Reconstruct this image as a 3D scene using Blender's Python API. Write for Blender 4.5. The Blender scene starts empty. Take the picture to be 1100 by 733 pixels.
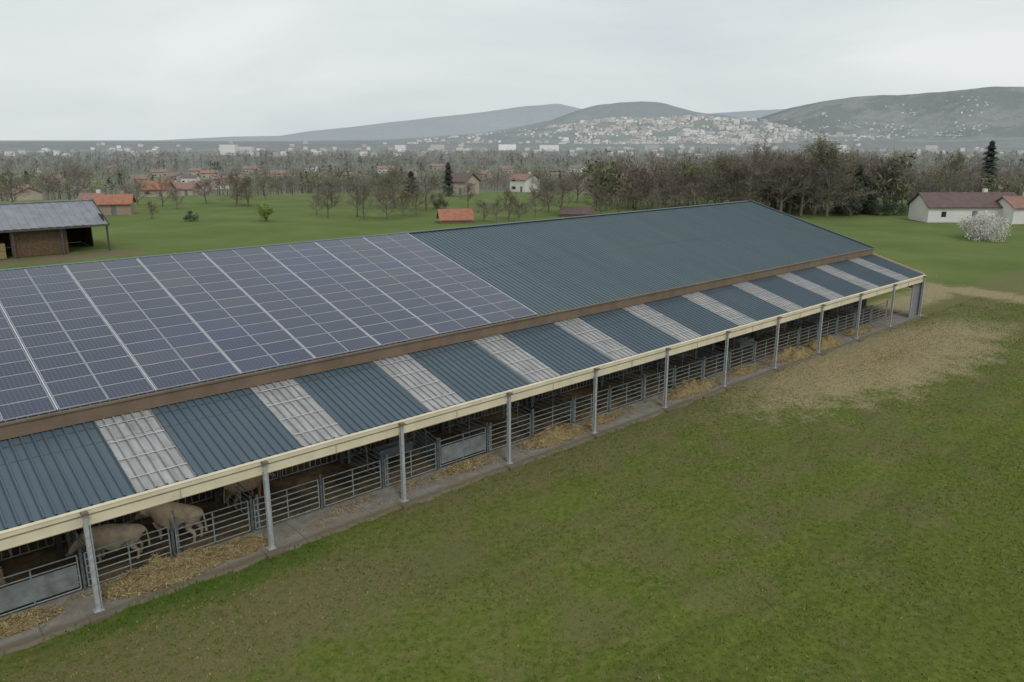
import bpy, math, random
import numpy as np
from mathutils import Vector, Matrix, noise as mn
random.seed(7); rng=np.random.default_rng(7)
scene=bpy.context.scene
scene.view_settings.view_transform='Standard'; scene.view_settings.look='None'; scene.view_settings.exposure=0
# ------------------------------------------------------------ survey geometry
F=830.0; P=math.radians(14.62); AZ=math.radians(48.4); CH=15.0
cp,sp=math.cos(P),math.sin(P); ca,sa=math.cos(AZ),math.sin(AZ)
DROP=15.0
def gz(x,y):    # the plateau of the farm falls away to the valley floor
    r=math.hypot(x,y); t=max(0,min(1,(r-185)/330.)); return -DROP*t*t*(3-2*t)
def ray(px,py):
    v=py-366.5; z=-(v*cp+F*sp); fw=F*cp-v*sp; r=px-550
    return (ca*fw+sa*r, sa*fw-ca*r, z)
def site(px,py):
    d=ray(px,py); t=CH/(-d[2])
    for k in range(12): t=t*.4+.6*(CH-gz(d[0]*t,d[1]*t))/(-d[2])
    return (d[0]*t,d[1]*t)
# ------------------------------------------------------------ node helper
class NT:
    def __init__(s,name,rough=.8,metal=0.,spec=.3):
        s.m=bpy.data.materials.new(name); s.m.use_nodes=True; s.t=s.m.node_tree
        s.b=s.t.nodes['Principled BSDF']; s.out=s.t.nodes['Material Output']
        s.b.inputs['Roughness'].default_value=rough; s.b.inputs['Metallic'].default_value=metal
        s.b.inputs['Specular IOR Level'].default_value=spec
    def put(s,sock,v):
        if isinstance(v,bpy.types.NodeSocket): s.t.links.new(v,sock)
        elif isinstance(v,(tuple,list)):
            sock.default_value=tuple(v)+((1.,) if (len(v)==3 and sock.type=='RGBA') else ())
        else: sock.default_value=v
    def node(s,typ,**k):
        n=s.t.nodes.new(typ)
        for a,b in k.items(): setattr(n,a,b)
        return n
    def pos(s): return s.node('ShaderNodeNewGeometry').outputs['Position']
    def xyz(s,vec):
        n=s.node('ShaderNodeSeparateXYZ'); s.put(n.inputs[0],vec); return n.outputs
    def scale(s,vec,sc):
        n=s.node('ShaderNodeVectorMath',operation='MULTIPLY'); s.put(n.inputs[0],vec); n.inputs[1].default_value=sc; return n.outputs[0]
    def noise(s,sc,vec=None,det=4,rg=.55,dist=0):
        n=s.node('ShaderNodeTexNoise'); s.put(n.inputs['Vector'],vec if vec is not None else s.pos())
        n.inputs['Scale'].default_value=sc; n.inputs['Detail'].default_value=det; n.inputs['Roughness'].default_value=rg; n.inputs['Distortion'].default_value=dist
        return n.outputs['Fac']
    def ramp(s,fac,st):
        n=s.node('ShaderNodeValToRGB'); s.put(n.inputs[0],fac); e=n.color_ramp.elements
        while len(e)<len(st): e.new(.5)
        for i,(p,c) in enumerate(st):
            e[i].position=p; c=(c,c,c) if isinstance(c,(int,float)) else c; e[i].color=tuple(c)+(1,)
        return n.outputs[0]
    def mix(s,f,a,b,mode='MIX'):
        n=s.node('ShaderNodeMix',data_type='RGBA',blend_type=mode); s.put(n.inputs[0],f); s.put(n.inputs[6],a); s.put(n.inputs[7],b); return n.outputs[2]
    def math(s,op,a,b=0.,clamp=False):
        n=s.node('ShaderNodeMath',operation=op,use_clamp=clamp); s.put(n.inputs[0],a); s.put(n.inputs[1],b); return n.outputs[0]
    def sstep(s,v,a,b):
        n=s.node('ShaderNodeMapRange',interpolation_type='SMOOTHSTEP'); s.put(n.inputs[0],v); n.inputs[1].default_value=a; n.inputs[2].default_value=b
        return n.outputs[0]
    def band(s,v,a,b,soft):
        return s.math('MULTIPLY',s.sstep(v,a-soft,a+soft),s.math('SUBTRACT',1.,s.sstep(v,b-soft,b+soft)))
    def bump(s,h,st=.5,d=.05):
        n=s.node('ShaderNodeBump'); s.put(n.inputs['Height'],h); n.inputs['Strength'].default_value=st; n.inputs['Distance'].default_value=d
        s.t.links.new(n.outputs[0],s.b.inputs['Normal'])
    def haze(s,col,D=3800.,hc=(.42,.465,.49),mx=1.):  # aerial haze painted into the base colour by distance from the origin
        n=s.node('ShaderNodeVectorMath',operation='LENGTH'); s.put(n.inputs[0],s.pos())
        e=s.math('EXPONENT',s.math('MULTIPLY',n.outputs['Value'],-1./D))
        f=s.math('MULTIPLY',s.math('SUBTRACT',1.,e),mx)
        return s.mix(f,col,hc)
    def col(s,c): s.put(s.b.inputs['Base Color'],c); return s.m
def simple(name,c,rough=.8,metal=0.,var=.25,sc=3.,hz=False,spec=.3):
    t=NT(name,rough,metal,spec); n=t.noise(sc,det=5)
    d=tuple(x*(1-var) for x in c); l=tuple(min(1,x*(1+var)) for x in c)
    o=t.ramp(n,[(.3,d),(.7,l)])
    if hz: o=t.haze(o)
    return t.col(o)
# ------------------------------------------------------------ mesh builder
class MB:
    def __init__(s): s.v=[];s.f=[];s.mi=[];s.uv=None
    def face(s,pts,mat=0):
        i=len(s.v); s.v.extend([tuple(p) for p in pts]); s.f.append(tuple(range(i,i+len(pts)))); s.mi.append(mat)
    def box(s,c,d,mat=0,rz=0.,M=None):
        i=len(s.v); cr,sr=math.cos(rz),math.sin(rz)
        for dx in(-.5,.5):
            for dy in(-.5,.5):
                for dz in(-.5,.5):
                    x,y,z=dx*d[0],dy*d[1],dz*d[2]; p=(c[0]+x*cr-y*sr,c[1]+x*sr+y*cr,c[2]+z)
                    s.v.append(p)
        for q in((0,1,3,2),(4,6,7,5),(0,4,5,1),(2,3,7,6),(0,2,6,4),(1,5,7,3)): s.f.append(tuple(i+k for k in q)); s.mi.append(mat)
    def tube(s,a,b,r,n=6,mat=0,r2=None,cap=True):
        r2=r if r2 is None else r2
        a=Vector(a);b=Vector(b);d=(b-a)
        if d.length<1e-6:return
        d.normalize(); u=d.orthogonal().normalized(); w=d.cross(u); i=len(s.v)
        for p,rr in((a,r),(b,r2)):
            for k in range(n):
                t=2*math.pi*k/n; s.v.append(tuple(p+u*(rr*math.cos(t))+w*(rr*math.sin(t))))
        for k in range(n):
            s.f.append((i+k,i+(k+1)%n,i+n+(k+1)%n,i+n+k)); s.mi.append(mat)
        if cap:
            s.f.append(tuple(i+n-1-k for k in range(n))); s.mi.append(mat); s.f.append(tuple(i+n+k for k in range(n))); s.mi.append(mat)
    def beam(s,a,b,w,h,mat=0):
        a=Vector(a);b=Vector(b);d=(b-a).normalized(); up=Vector((0,0,1))
        if abs(d.z)>.95: up=Vector((0,1,0))
        sd=d.cross(up).normalized(); u=sd.cross(d); i=len(s.v)
        for p in(a,b):
            for x,y in((-1,-1),(1,-1),(1,1),(-1,1)): s.v.append(tuple(p+sd*(x*w/2)+u*(y*h/2)))
        for q in((3,2,1,0),(4,5,6,7),(0,1,5,4),(1,2,6,5),(2,3,7,6),(3,0,4,7)): s.f.append(tuple(i+k for k in q)); s.mi.append(mat)
    def mesh(s,name,mats,smooth=False):
        me=bpy.data.meshes.new(name); me.from_pydata(s.v,[],s.f)
        for m in mats: me.materials.append(m)
        me.polygons.foreach_set('material_index',s.mi)
        if smooth: me.polygons.foreach_set('use_smooth',[True]*len(s.f))
        me.update(); return me
    def obj(s,name,mats,parent=None,smooth=False):
        o=bpy.data.objects.new(name,s.mesh(name,mats,smooth)); scene.collection.objects.link(o)
        if parent: o.parent=parent
        return o
def empty(name,loc=(0,0,0)):
    o=bpy.data.objects.new(name,None); o.location=loc; scene.collection.objects.link(o); return o
def npmesh(name,V,Fc,k,mat,col=None,parent=None):
    me=bpy.data.meshes.new(name); m=len(Fc)
    me.vertices.add(len(V)); me.vertices.foreach_set('co',V.astype(np.float32).ravel())
    me.loops.add(m*k); me.loops.foreach_set('vertex_index',Fc.astype(np.int32).ravel())
    me.polygons.add(m); me.polygons.foreach_set('loop_start',np.arange(0,m*k,k,dtype=np.int32))
    try: me.polygons.foreach_set('loop_total',np.full(m,k,dtype=np.int32))
    except Exception: pass
    me.update(calc_edges=True); me.validate()
    if col is not None:
        a=me.attributes.new('tint','FLOAT_COLOR','POINT'); c=np.ones((len(V),4),np.float32); c[:,:3]=col; a.data.foreach_set('color',c.ravel())
    me.materials.append(mat); o=bpy.data.objects.new(name,me); scene.collection.objects.link(o)
    if parent:o.parent=parent
    return o
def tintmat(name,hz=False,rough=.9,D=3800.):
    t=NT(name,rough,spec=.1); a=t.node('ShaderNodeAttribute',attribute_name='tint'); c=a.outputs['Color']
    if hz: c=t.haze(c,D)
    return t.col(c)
# ------------------------------------------------------------ materials
def mk_ground():
    t=NT('ground_field',.95,spec=.05); p=t.pos(); X,Y,Z=t.xyz(p)
    nb=t.noise(.09,det=3); nm=t.noise(.45,det=5,rg=.6); nf=t.noise(3.5,det=6,rg=.65); nff=t.noise(22.,det=4,rg=.7); nq=t.noise(.22,det=5,rg=.65,dist=.4)
    st=t.noise(1.,t.scale(p,(.05,.9,1)),det=4)
    g=t.ramp(nf,[(.25,(.055,.079,.012)),(.5,(.096,.122,.022)),(.75,(.148,.160,.040))])
    brown=t.ramp(nff,[(.3,(.098,.084,.034)),(.7,(.205,.178,.088))])
    wx=t.math('ADD',X,t.math('MULTIPLY',t.math('SUBTRACT',nm,.5),7.)); wy=t.math('ADD',Y,t.math('MULTIPLY',t.math('SUBTRACT',nm,.5),4.5))
    pf=t.math('ADD',t.math('MULTIPLY',nm,.45),t.math('ADD',t.math('MULTIPLY',nq,.5),t.math('MULTIPLY',nf,.35)))
    near=t.band(wy,11.,25.2,5.)
    pf2=t.math('ADD',pf,t.math('MULTIPLY',near,.10))
    dry=t.sstep(pf2,.64,.86)
    c=t.mix(t.math('MULTIPLY',dry,.75),g,brown)
    c=t.mix(t.math('MULTIPLY',t.sstep(st,.4,.65),.35),c,t.mix(1.,c,(1.3,1.35,1.1),'MULTIPLY'))
    tk=t.math('ADD',t.band(wy,9.6,10.2,.35),t.math('ADD',t.band(wy,11.6,12.2,.35),t.math('ADD',t.band(wy,-1.2,-.6,.35),t.band(wy,.9,1.5,.35))))
    c=t.mix(t.math('MULTIPLY',tk,.22),c,(.075,.075,.022))
    c=t.mix(t.math('MULTIPLY',t.sstep(nq,.42,.6),.45),c,t.mix(1.,c,(.72,.82,.68),'MULTIPLY'))
    far=t.math('MAXIMUM',t.sstep(wy,34.,44.),t.sstep(wx,78.,92.))
    lush=t.ramp(t.math('ADD',t.math('MULTIPLY',nf,.4),t.math('MULTIPLY',nb,.6)),[(.3,(.082,.117,.026)),(.55,(.122,.162,.040)),(.75,(.18,.20,.068))])
    c=t.mix(far,c,lush)
    gs=t.math('MULTIPLY',t.band(wx,4.,12.5,1.2),t.band(wy,24.0,25.4,.25)); c=t.mix(t.math('MULTIPLY',gs,.8),c,(.055,.105,.012))
    br=t.math('MULTIPLY',t.math('SUBTRACT',1.,t.sstep(wx,10.,17.)),t.band(wy,19.5,24.,1.8)); c=t.mix(t.math('MULTIPLY',br,t.sstep(nf,.3,.6)),c,brown)
    ed=t.math('MULTIPLY',t.band(wy,22.8,28.,1.),t.sstep(wx,12.,20.)); c=t.mix(t.math('MULTIPLY',ed,t.sstep(nf,.3,.62)),c,brown)
    straw=t.ramp(nff,[(.25,(.165,.132,.070)),(.5,(.29,.238,.138)),(.75,(.42,.36,.225))])
    ex=t.math('DIVIDE',t.math('SUBTRACT',wx,55.5),20.); ey=t.math('DIVIDE',t.math('SUBTRACT',t.math('ADD',wy,t.math('MULTIPLY',t.math('SUBTRACT',X,55.),.04)),21.8),5.6)
    ell=t.math('ADD',t.math('MULTIPLY',ex,ex),t.math('MULTIPLY',ey,ey))
    em=t.math('SUBTRACT',1.,t.sstep(ell,.0,1.5))
    em=t.math('MULTIPLY',t.sstep(t.math('ADD',t.math('ADD',t.math('MULTIPLY',nf,.6),t.math('MULTIPLY',nm,.5)),t.math('MULTIPLY',em,.42)),.62,.98),t.sstep(em,0.,.3))
    c=t.mix(t.math('MULTIPLY',em,.95),c,straw)
    tr=t.math('MULTIPLY',t.band(wx,84.,88.5,1.5),t.band(Y,-5.,33.,3.)); tr2=t.math('MULTIPLY',t.band(wx,71.,86.,2.),t.band(wy,27.5,31.,1.2))
    c=t.mix(t.math('MULTIPLY',t.math('MAXIMUM',tr,tr2),t.sstep(nf,.2,.55)),c,straw)
    cl=t.math('MULTIPLY',t.band(wx,2.,32.,2.),t.band(wy,112.,117.,1.2)); c=t.mix(cl,c,(.16,.12,.08))
    ln=t.node('ShaderNodeVectorMath',operation='LENGTH'); t.put(ln.inputs[0],p); d=ln.outputs['Value']
    vo=t.node('ShaderNodeTexVoronoi'); t.put(vo.inputs['Vector'],t.scale(p,(.0045,.009,0.))); vo.inputs['Scale'].default_value=1.
    rr=t.xyz(vo.outputs['Color'])[0]
    mos=t.ramp(rr,[(.0,(.10,.088,.065)),(.35,(.12,.11,.075)),(.5,(.11,.15,.04)),(.75,(.14,.185,.055)),(1.,(.15,.13,.09))])
    mos=t.mix(t.sstep(nb,.35,.65),mos,(.11,.11,.065))
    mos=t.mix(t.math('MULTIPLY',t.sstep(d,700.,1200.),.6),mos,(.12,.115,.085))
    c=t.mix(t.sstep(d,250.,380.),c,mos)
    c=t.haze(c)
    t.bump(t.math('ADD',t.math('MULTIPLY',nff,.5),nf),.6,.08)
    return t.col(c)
M_ground=mk_ground()
def roofmat(name,base,streak=.12):
    t=NT(name,.5,spec=.3); p=t.pos(); n=t.noise(1.,t.scale(p,(2.5,.12,.12)),det=4); n2=t.noise(.25,det=3); n3=t.noise(14.,det=3)
    sx=t.xyz(p)[0]; sh=t.node('ShaderNodeTexWhiteNoise',noise_dimensions='1D'); t.put(sh.inputs['W'],t.math('FLOOR',t.math('DIVIDE',sx,.999)))
    b=tuple(base); c=t.ramp(n,[(.25,tuple(x*(1-streak) for x in b)),(.75,tuple(x*(1+streak) for x in b))])
    c=t.mix(t.math('MULTIPLY',sh.outputs[0],.14),c,tuple(x*1.5 for x in b))
    c=t.mix(t.math('MULTIPLY',t.sstep(n3,.58,.75),.12),c,(.18,.19,.18)); c=t.mix(t.math('MULTIPLY',t.sstep(n2,.45,.7),.15),c,(.14,.16,.17))
    fr_=t.math('FRACT',t.math('DIVIDE',sx,.3333)); g=t.band(fr_,.60,.76,.04); c=t.mix(t.math('MULTIPLY',g,.55),c,tuple(x*.35 for x in b))  # groove shade painted into the colour along each rib
    return t.col(c)
M_roof=roofmat('teal_roof_sheet',(.088,.127,.142)); M_lean=roofmat('blue_grey_roof_sheet',(.072,.104,.130))
def mk_sky():
    t=NT('translucent_sheet',.35,spec=.5); p=t.pos(); n=t.noise(1.,t.scale(p,(3.,.7,.7)),det=3); n2=t.noise(.9,det=3)
    c=t.ramp(n,[(.3,(.48,.49,.49)),(.7,(.74,.75,.75))]); c=t.mix(t.math('MULTIPLY',t.sstep(n2,.5,.7),.35),c,(.34,.33,.30))
    sx=t.xyz(p)[0]; fr_=t.math('FRACT',t.math('DIVIDE',sx,.3333)); g=t.band(fr_,.58,.78,.05); c=t.mix(t.math('MULTIPLY',g,.6),c,(.19,.19,.19))  # ribs picked out by groove shade painted into the sheet colour
    t.col(c); tr=t.node('ShaderNodeBsdfTranslucent'); t.put(tr.inputs[0],c); tp=t.node('ShaderNodeBsdfTransparent')
    a=t.node('ShaderNodeMixShader'); a.inputs[0].default_value=.22; t.t.links.new(t.b.outputs[0],a.inputs[1]); t.t.links.new(tr.outputs[0],a.inputs[2])
    b=t.node('ShaderNodeMixShader'); b.inputs[0].default_value=.32; t.t.links.new(a.outputs[0],b.inputs[1]); t.t.links.new(tp.outputs[0],b.inputs[2])
    t.t.links.new(b.outputs[0],t.out.inputs[0]); return t.m
M_skyl=mk_sky()
M_batten=simple('skylight_lap_strip',(.50,.50,.50),.5,0,.25)
def mk_pv():
    t=NT('solar_cells',.12,spec=.5); t.b.inputs['Specular Tint'].default_value=(.82,.90,1.,1); g=t.node('ShaderNodeNewGeometry'); r=g.outputs['Random Per Island']
    uv=t.node('ShaderNodeUVMap',uv_map='UVMap').outputs[0]; U,V,_=t.xyz(uv)
    def ln(a,w):
        f=t.math('FRACT',a); return t.math('GREATER_THAN',t.math('ABSOLUTE',t.math('SUBTRACT',f,.5)),.5-w)
    l=t.math('MAXIMUM',ln(U,.06),ln(V,.06))
    c=t.ramp(r,[(0,(.024,.031,.060)),(.5,(.030,.037,.068)),(.9,(.035,.042,.070)),(1,(.055,.053,.064))])  # random panel tint; its warm end paints in reflection patches
    big=t.noise(.12,det=2); c=t.mix(t.math('MULTIPLY',t.sstep(big,.50,.64),.5),c,(.022,.044,.120))
    c=t.mix(t.math('MULTIPLY',l,.5),c,(.16,.175,.21)); t.put(t.b.inputs['Roughness'],t.ramp(r,[(0,.10),(1,.2)]))
    dn=t.noise(.6,det=5); c=t.mix(t.math('MULTIPLY',dn,.08),c,(.22,.22,.22))
    return t.col(c)
M_pv=mk_pv()
M_alu=simple('aluminium_frame',(.52,.53,.56),.45,.2,.08)
M_alud=simple('aluminium_frame_dull',(.40,.41,.45),.5,.2,.08)
M_grey=simple('fibre_cement_roof',(.23,.245,.27),.7,.0,.15,.8)
M_brown=simple('brown_flashing',(.18,.132,.092),.6,0,.15,1.5)
M_cream=simple('cream_gutter',(.66,.60,.44),.55,0,.10,1.2)
M_creamd=simple('cream_gutter_dark',(.42,.36,.25),.6,0,.12,1.2)  # darker cream for the lower strips, verge trim and joints
M_galv=simple('galvanised_steel',(.40,.425,.435),.5,.2,.2,6.)
M_galvd=simple('galvanised_gate',(.26,.30,.30),.55,.25,.25,8.)
M_plate=simple('gate_sheet',(.20,.225,.225),.6,.2,.3,3.)
M_steeld=simple('painted_steel_dark',(.09,.085,.08),.6,.1,.2)
M_wood=simple('timber',(.13,.09,.055),.85,0,.35,4.)
M_clad=simple('grey_cladding',(.26,.25,.27),.55,.1,.1)
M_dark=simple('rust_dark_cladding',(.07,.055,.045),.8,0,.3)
def mk_conc():
    t=NT('concrete_apron',.9,spec=.15); p=t.pos(); n=t.noise(2.2,det=6,rg=.65); n2=t.noise(.5,det=4); nf=t.noise(30.,det=3)
    c=t.ramp(n,[(.3,(.18,.165,.142)),(.7,(.30,.28,.25))]); c=t.mix(t.math('MULTIPLY',t.sstep(n2,.48,.64),.5),c,t.ramp(nf,[(.3,(.14,.11,.065)),(.7,(.28,.225,.14))]))
    X,Y,Z=t.xyz(p); j=t.math('LESS_THAN',t.math('FRACT',t.math('DIVIDE',X,2.98)),.012); c=t.mix(t.math('MULTIPLY',j,.6),c,(.06,.055,.05))
    fe=t.sstep(t.math('ADD',t.math('SUBTRACT',25.75,Y),t.math('MULTIPLY',n,.8)),.45,.75); c=t.mix(t.math('MULTIPLY',fe,.7),c,(.12,.10,.055))
    t.bump(n,.3,.02); return t.col(c)
M_conc=mk_conc()
def mk_bed():
    t=NT('straw_bedding',.95,spec=.05); n=t.noise(.8,det=5,rg=.65); nf=t.noise(16.,det=4,rg=.7)
    c=t.mix(t.sstep(n,.35,.65),t.ramp(nf,[(.3,(.07,.048,.03)),(.7,(.14,.10,.065))]),t.ramp(nf,[(.3,(.15,.11,.06)),(.7,(.33,.245,.14))]))
    t.bump(nf,.7,.06); return t.col(c)
M_bed=mk_bed()
def mk_straw():
    t=NT('loose_straw',.95,spec=.05); n=t.noise(3.,det=4); nf=t.noise(28.,det=4,rg=.75,dist=1.)
    c=t.ramp(nf,[(.25,(.15,.11,.05)),(.5,(.32,.25,.125)),(.75,(.48,.39,.21))]); c=t.mix(t.math('MULTIPLY',t.sstep(n,.5,.7),.35),c,(.19,.145,.075)); t.bump(nf,.9,.06); return t.col(c)
M_straw=mk_straw()
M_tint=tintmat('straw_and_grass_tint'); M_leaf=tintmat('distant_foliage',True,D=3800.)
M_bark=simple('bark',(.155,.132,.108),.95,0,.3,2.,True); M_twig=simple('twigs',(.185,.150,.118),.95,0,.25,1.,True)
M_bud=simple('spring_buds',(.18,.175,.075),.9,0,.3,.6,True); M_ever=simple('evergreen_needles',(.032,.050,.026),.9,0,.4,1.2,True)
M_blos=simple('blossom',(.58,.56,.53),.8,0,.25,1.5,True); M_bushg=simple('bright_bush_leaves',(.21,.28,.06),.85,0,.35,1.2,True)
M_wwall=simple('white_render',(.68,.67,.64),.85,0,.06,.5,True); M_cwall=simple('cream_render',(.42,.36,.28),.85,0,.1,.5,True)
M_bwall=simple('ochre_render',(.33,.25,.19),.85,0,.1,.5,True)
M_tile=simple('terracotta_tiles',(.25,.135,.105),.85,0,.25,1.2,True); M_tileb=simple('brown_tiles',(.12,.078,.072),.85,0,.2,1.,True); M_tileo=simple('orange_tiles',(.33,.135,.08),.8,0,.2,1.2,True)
M_glass=simple('window_glass',(.03,.035,.04),.2,0,.2); M_shut=simple('shutter_paint',(.16,.17,.16),.6,0,.2)
M_hide=simple('charolais_hide',(.50,.395,.27),.85,0,.22,4.); M_hideb=simple('blond_hide',(.33,.235,.15),.85,0,.25,4.)
# ------------------------------------------------------------ ground sheet
N=300; s=np.linspace(-1,1,N); g=np.sinh(s*8.0)/math.sinh(8.0)*42000
GX,GY=np.meshgrid(g+35,g+20,indexing='ij'); GR=np.hypot(GX,GY); tt_=np.clip((GR-185)/330.,0,1); GZ=-DROP*tt_*tt_*(3-2*tt_)
V=np.stack([GX.ravel(),GY.ravel(),GZ.ravel()],1)
ii,jj=np.meshgrid(np.arange(N-1),np.arange(N-1),indexing='ij'); a=(ii*N+jj).ravel(); Fc=np.stack([a,a+N,a+N+1,a+1],1)
go_=npmesh('ground',V,Fc,4,M_ground); go_.data.polygons.foreach_set('use_smooth',[True]*len(Fc))
# ------------------------------------------------------------ BARN
X0,X1=-31.11,70.6; BAY=5.96; PX=[10.61+BAY*k for k in range(-7,11)]
YE,ZE=25.84,3.66; YB,ZB=30.66,4.98; YM,ZM=30.42,5.47; YR,ZR=43.3,8.93
barn=empty('livestock_barn',(20,43,0)); 
def par(o):
    o.parent=barn; o.matrix_parent_inverse=Matrix.Translation(-barn.location); return o
def sheet(mb,x0,x1,y0,z0,y1,z1,mat=0,rib=.045,pitch=.3333):
    L=math.hypot(y1-y0,z1-z0); nx=abs(y1-y0)/L
    ny=-(z1-z0)*(1 if y1>y0 else -1)/L
    prof=[]; k=math.floor(x0/pitch)
    while k*pitch<x1:
        b=k*pitch
        for dx,h in((0,0),(.235,0),(.262,rib),(.306,rib)): prof.append((b+dx,h))
        k+=1
    prof=[q for q in prof if x0<q[0]<x1]; prof=[(x0,0)]+prof+[(x1,0)]
    i=len(mb.v)
    for tt in(0,1):
        for x,h in prof: mb.v.append((x,y0+(y1-y0)*tt+ny*h,z0+(z1-z0)*tt+nx*h))
    n=len(prof)
    for q in range(n-1):
        o=i+q; mb.f.append((o,o+1,o+n+1,o+n)); mb.mi.append(mat)
rf=MB(); ym=(YM*.5+YR*.5); zm=(ZM+ZR)/2
sheet(rf,X0,X1,YM,ZM,ym+.1,zm+.027); sheet(rf,X0,X1,ym,zm+.012,YR,ZR+.01)
rf2=MB(); sheet(rf2,X0,X1,2*YR-YM,ZM,YR,ZR)
par(rf.obj('main_roof_front',[M_roof])); par(rf2.obj('main_roof_back',[M_roof]))
ln_=MB(); sk=[6.3+BAY*j for j in range(-7,11)]
cur=X0
for sx in sk:
    if sx<X0: continue
    a=max(cur,X0); sheet(ln_,a,sx,YE,ZE,YB,ZB,0)
    e=min(sx+2.0,X1); sheet(ln_,sx,e,YE,ZE+.004,YB,ZB+.004,1); cur=e
    for q in range(4):
        tq=(q+.7)/4.4; ln_.beam((sx+.05,YE+(YB-YE)*tq,ZE+(ZB-ZE)*tq+.052),(e-.05,YE+(YB-YE)*tq,ZE+(ZB-ZE)*tq+.052),.055,.012,2)
if cur<X1: sheet(ln_,cur,X1,YE,ZE,YB,ZB,0)
sheet(ln_,X0,X1,2*YR-YE,ZE,2*YR-YB,ZB,0)
par(ln_.obj('lean_to_roof',[M_lean,M_skyl,M_batten]))
tr=MB()
L=X1-X0; cx=(X0+X1)/2
tr.box((cx,YM+.0,ZM-.24),(L+.1,.05,.50),0)
tr.box((cx,YM-.03,ZM+.02),(L+.16,.12,.07),0)
tr.beam((X0,YB-.12,ZB-.01),(X1,YB-.12,ZB-.01),.38,.03,0)
tr.box((cx,YR,ZR+.06),(L+.1,.42,.035),4)
for s_ in(1,-1):
    for xx in(X0,X1+.03):
        tr.beam((xx,YR-s_*(YR-YM+.05),ZM+.03),(xx,YR-s_*.001,ZR+.07),.14,.2,4)
        tr.beam((xx,YR-s_*(YR-YE),ZE+.03),(xx,YR-s_*(YR-YB),ZB+.07),.12,.18,2)
    if s_==-1: tr.box((cx,2*YR-YM,ZM-.24),(L,.05,.5),0)
tr.box((cx,YE-.10,ZE-.10),(L+.3,.17,.15),1); tr.box((cx,YE-.10,ZE-.02),(L+.34,.20,.02),1)
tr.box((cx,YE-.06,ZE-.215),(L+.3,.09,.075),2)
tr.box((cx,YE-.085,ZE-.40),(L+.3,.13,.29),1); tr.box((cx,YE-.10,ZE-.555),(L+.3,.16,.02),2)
tr.box((cx,2*YR-YE+.1,ZE-.2),(L,.17,.4),1)
for x in PX:
    tr.box((x+BAY*.5,YE-.165,ZE-.40),(.03,.02,.30),2); tr.box((x+.01,YE-.19,ZE-.1),(.05,.02,.17),2)
par(tr.obj('fascias_and_gutters',[M_brown,M_cream,M_creamd,M_galv,M_roof]))
fr=MB()
for x in PX:
    fr.box((x,25.6-.07,1.8),(.13,.012,3.5),0); fr.box((x,25.6+.07,1.65),(.13,.012,3.1),0); fr.box((x,25.6,1.8),(.012,.128,3.5),0)
    fr.box((x,25.6,.115),(.30,.30,.03),0); fr.box((x,25.55,3.60),(.2,.26,.09),3)
    fr.tube((x+.12,25.64,.1),(x+.12,25.64,3.1),.03,6,0)
    fr.beam((x,25.75,ZE-.20),(x,YB,ZB-.22),.12,.22,1)
    for yy,zz in((30.9,5.0),(YR,8.5),(2*YR-30.9,5.0)): fr.box((x,yy,zz/2),(.2,.22,zz),1)
    fr.beam((x,30.9,ZM-.25),(x,YR,ZR-.35),.14,.34,1); fr.beam((x,2*YR-30.9,ZM-.25),(x,YR,ZR-.35),.14,.34,1)
    fr.beam((x,2*YR-25.75,ZE-.20),(x,2*YR-YB,ZB-.22),.12,.22,1); fr.box((x,2*YR-25.6,1.7),(.17,.17,3.4),0)
    fr.box((x,25.42,.06),(.7,.7,.11),2)
for q in range(5):
    tq=(q+.4)/5; fr.box((cx,YE+.15+(YB-YE-.3)*tq,ZE-.09+(ZB-ZE)*(tq+.02)),(L,.07,.10),1)
for q in range(9):
    tq=(q+.5)/9
    for s_ in(1,-1): fr.box((cx,YR-s_*(YR-YM)*(1-tq),ZM-.1+(ZR-ZM)*tq),(L,.07,.14),1)
par(fr.obj('steel_frame',[M_galv,M_steeld,M_conc,M_brown]))
wl=MB()
def corr_wall_x(mb,x0,x1,y,z0,z1,mat,p=.25):
    n=int((x1-x0)/p)
    for k in range(n):
        a=x0+k*p; mb.face([(a,y,z0),(a+p*.6,y,z0),(a+p*.6,y,z1),(a,y,z1)],mat)
        mb.face([(a+p*.6,y,z0),(a+p*.72,y-.04,z0),(a+p*.72,y-.04,z1),(a+p*.6,y,z1)],mat); mb.face([(a+p*.72,y-.04,z0),(a+p*.9,y-.04,z0),(a+p*.9,y-.04,z1),(a+p*.72,y-.04,z1)],mat)
        mb.face([(a+p*.9,y-.04,z0),(a+p,y,z0),(a+p,y,z1),(a+p*.9,y,z1)],mat)
corr_wall_x(wl,69.0,70.6,25.95,.1,3.25,0); wl.box((68.95,25.93,1.65),(.12,.12,3.2),1); wl.box((70.65,25.93,1.65),(.14,.14,3.3),3)
corr_wall_x(wl,X0,X1,2*YR-25.95,.1,3.3,2)  # unseen back wall, added closed so the interior stays dark
for xx in(X0+.05,X1-.02):
    wl.face([(xx,YM,0),(xx,2*YR-YM,0),(xx,2*YR-YM,ZM-.05),(xx,YR,ZR-.06),(xx,YM,ZM-.05)],0)
    wl.face([(xx,26.0,2.4),(xx,YB,2.4),(xx,YB,ZB-.05),(xx,26.0,ZE-.05)],0); wl.face([(xx,2*YR-26,0),(xx,2*YR-YB,0),(xx,2*YR-YB,ZB-.05),(xx,2*YR-26,ZE-.05)],0)
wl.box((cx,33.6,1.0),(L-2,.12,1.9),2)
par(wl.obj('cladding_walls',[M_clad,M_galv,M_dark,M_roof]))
fl=MB(); ns=520; i0=len(fl.v)
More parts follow.
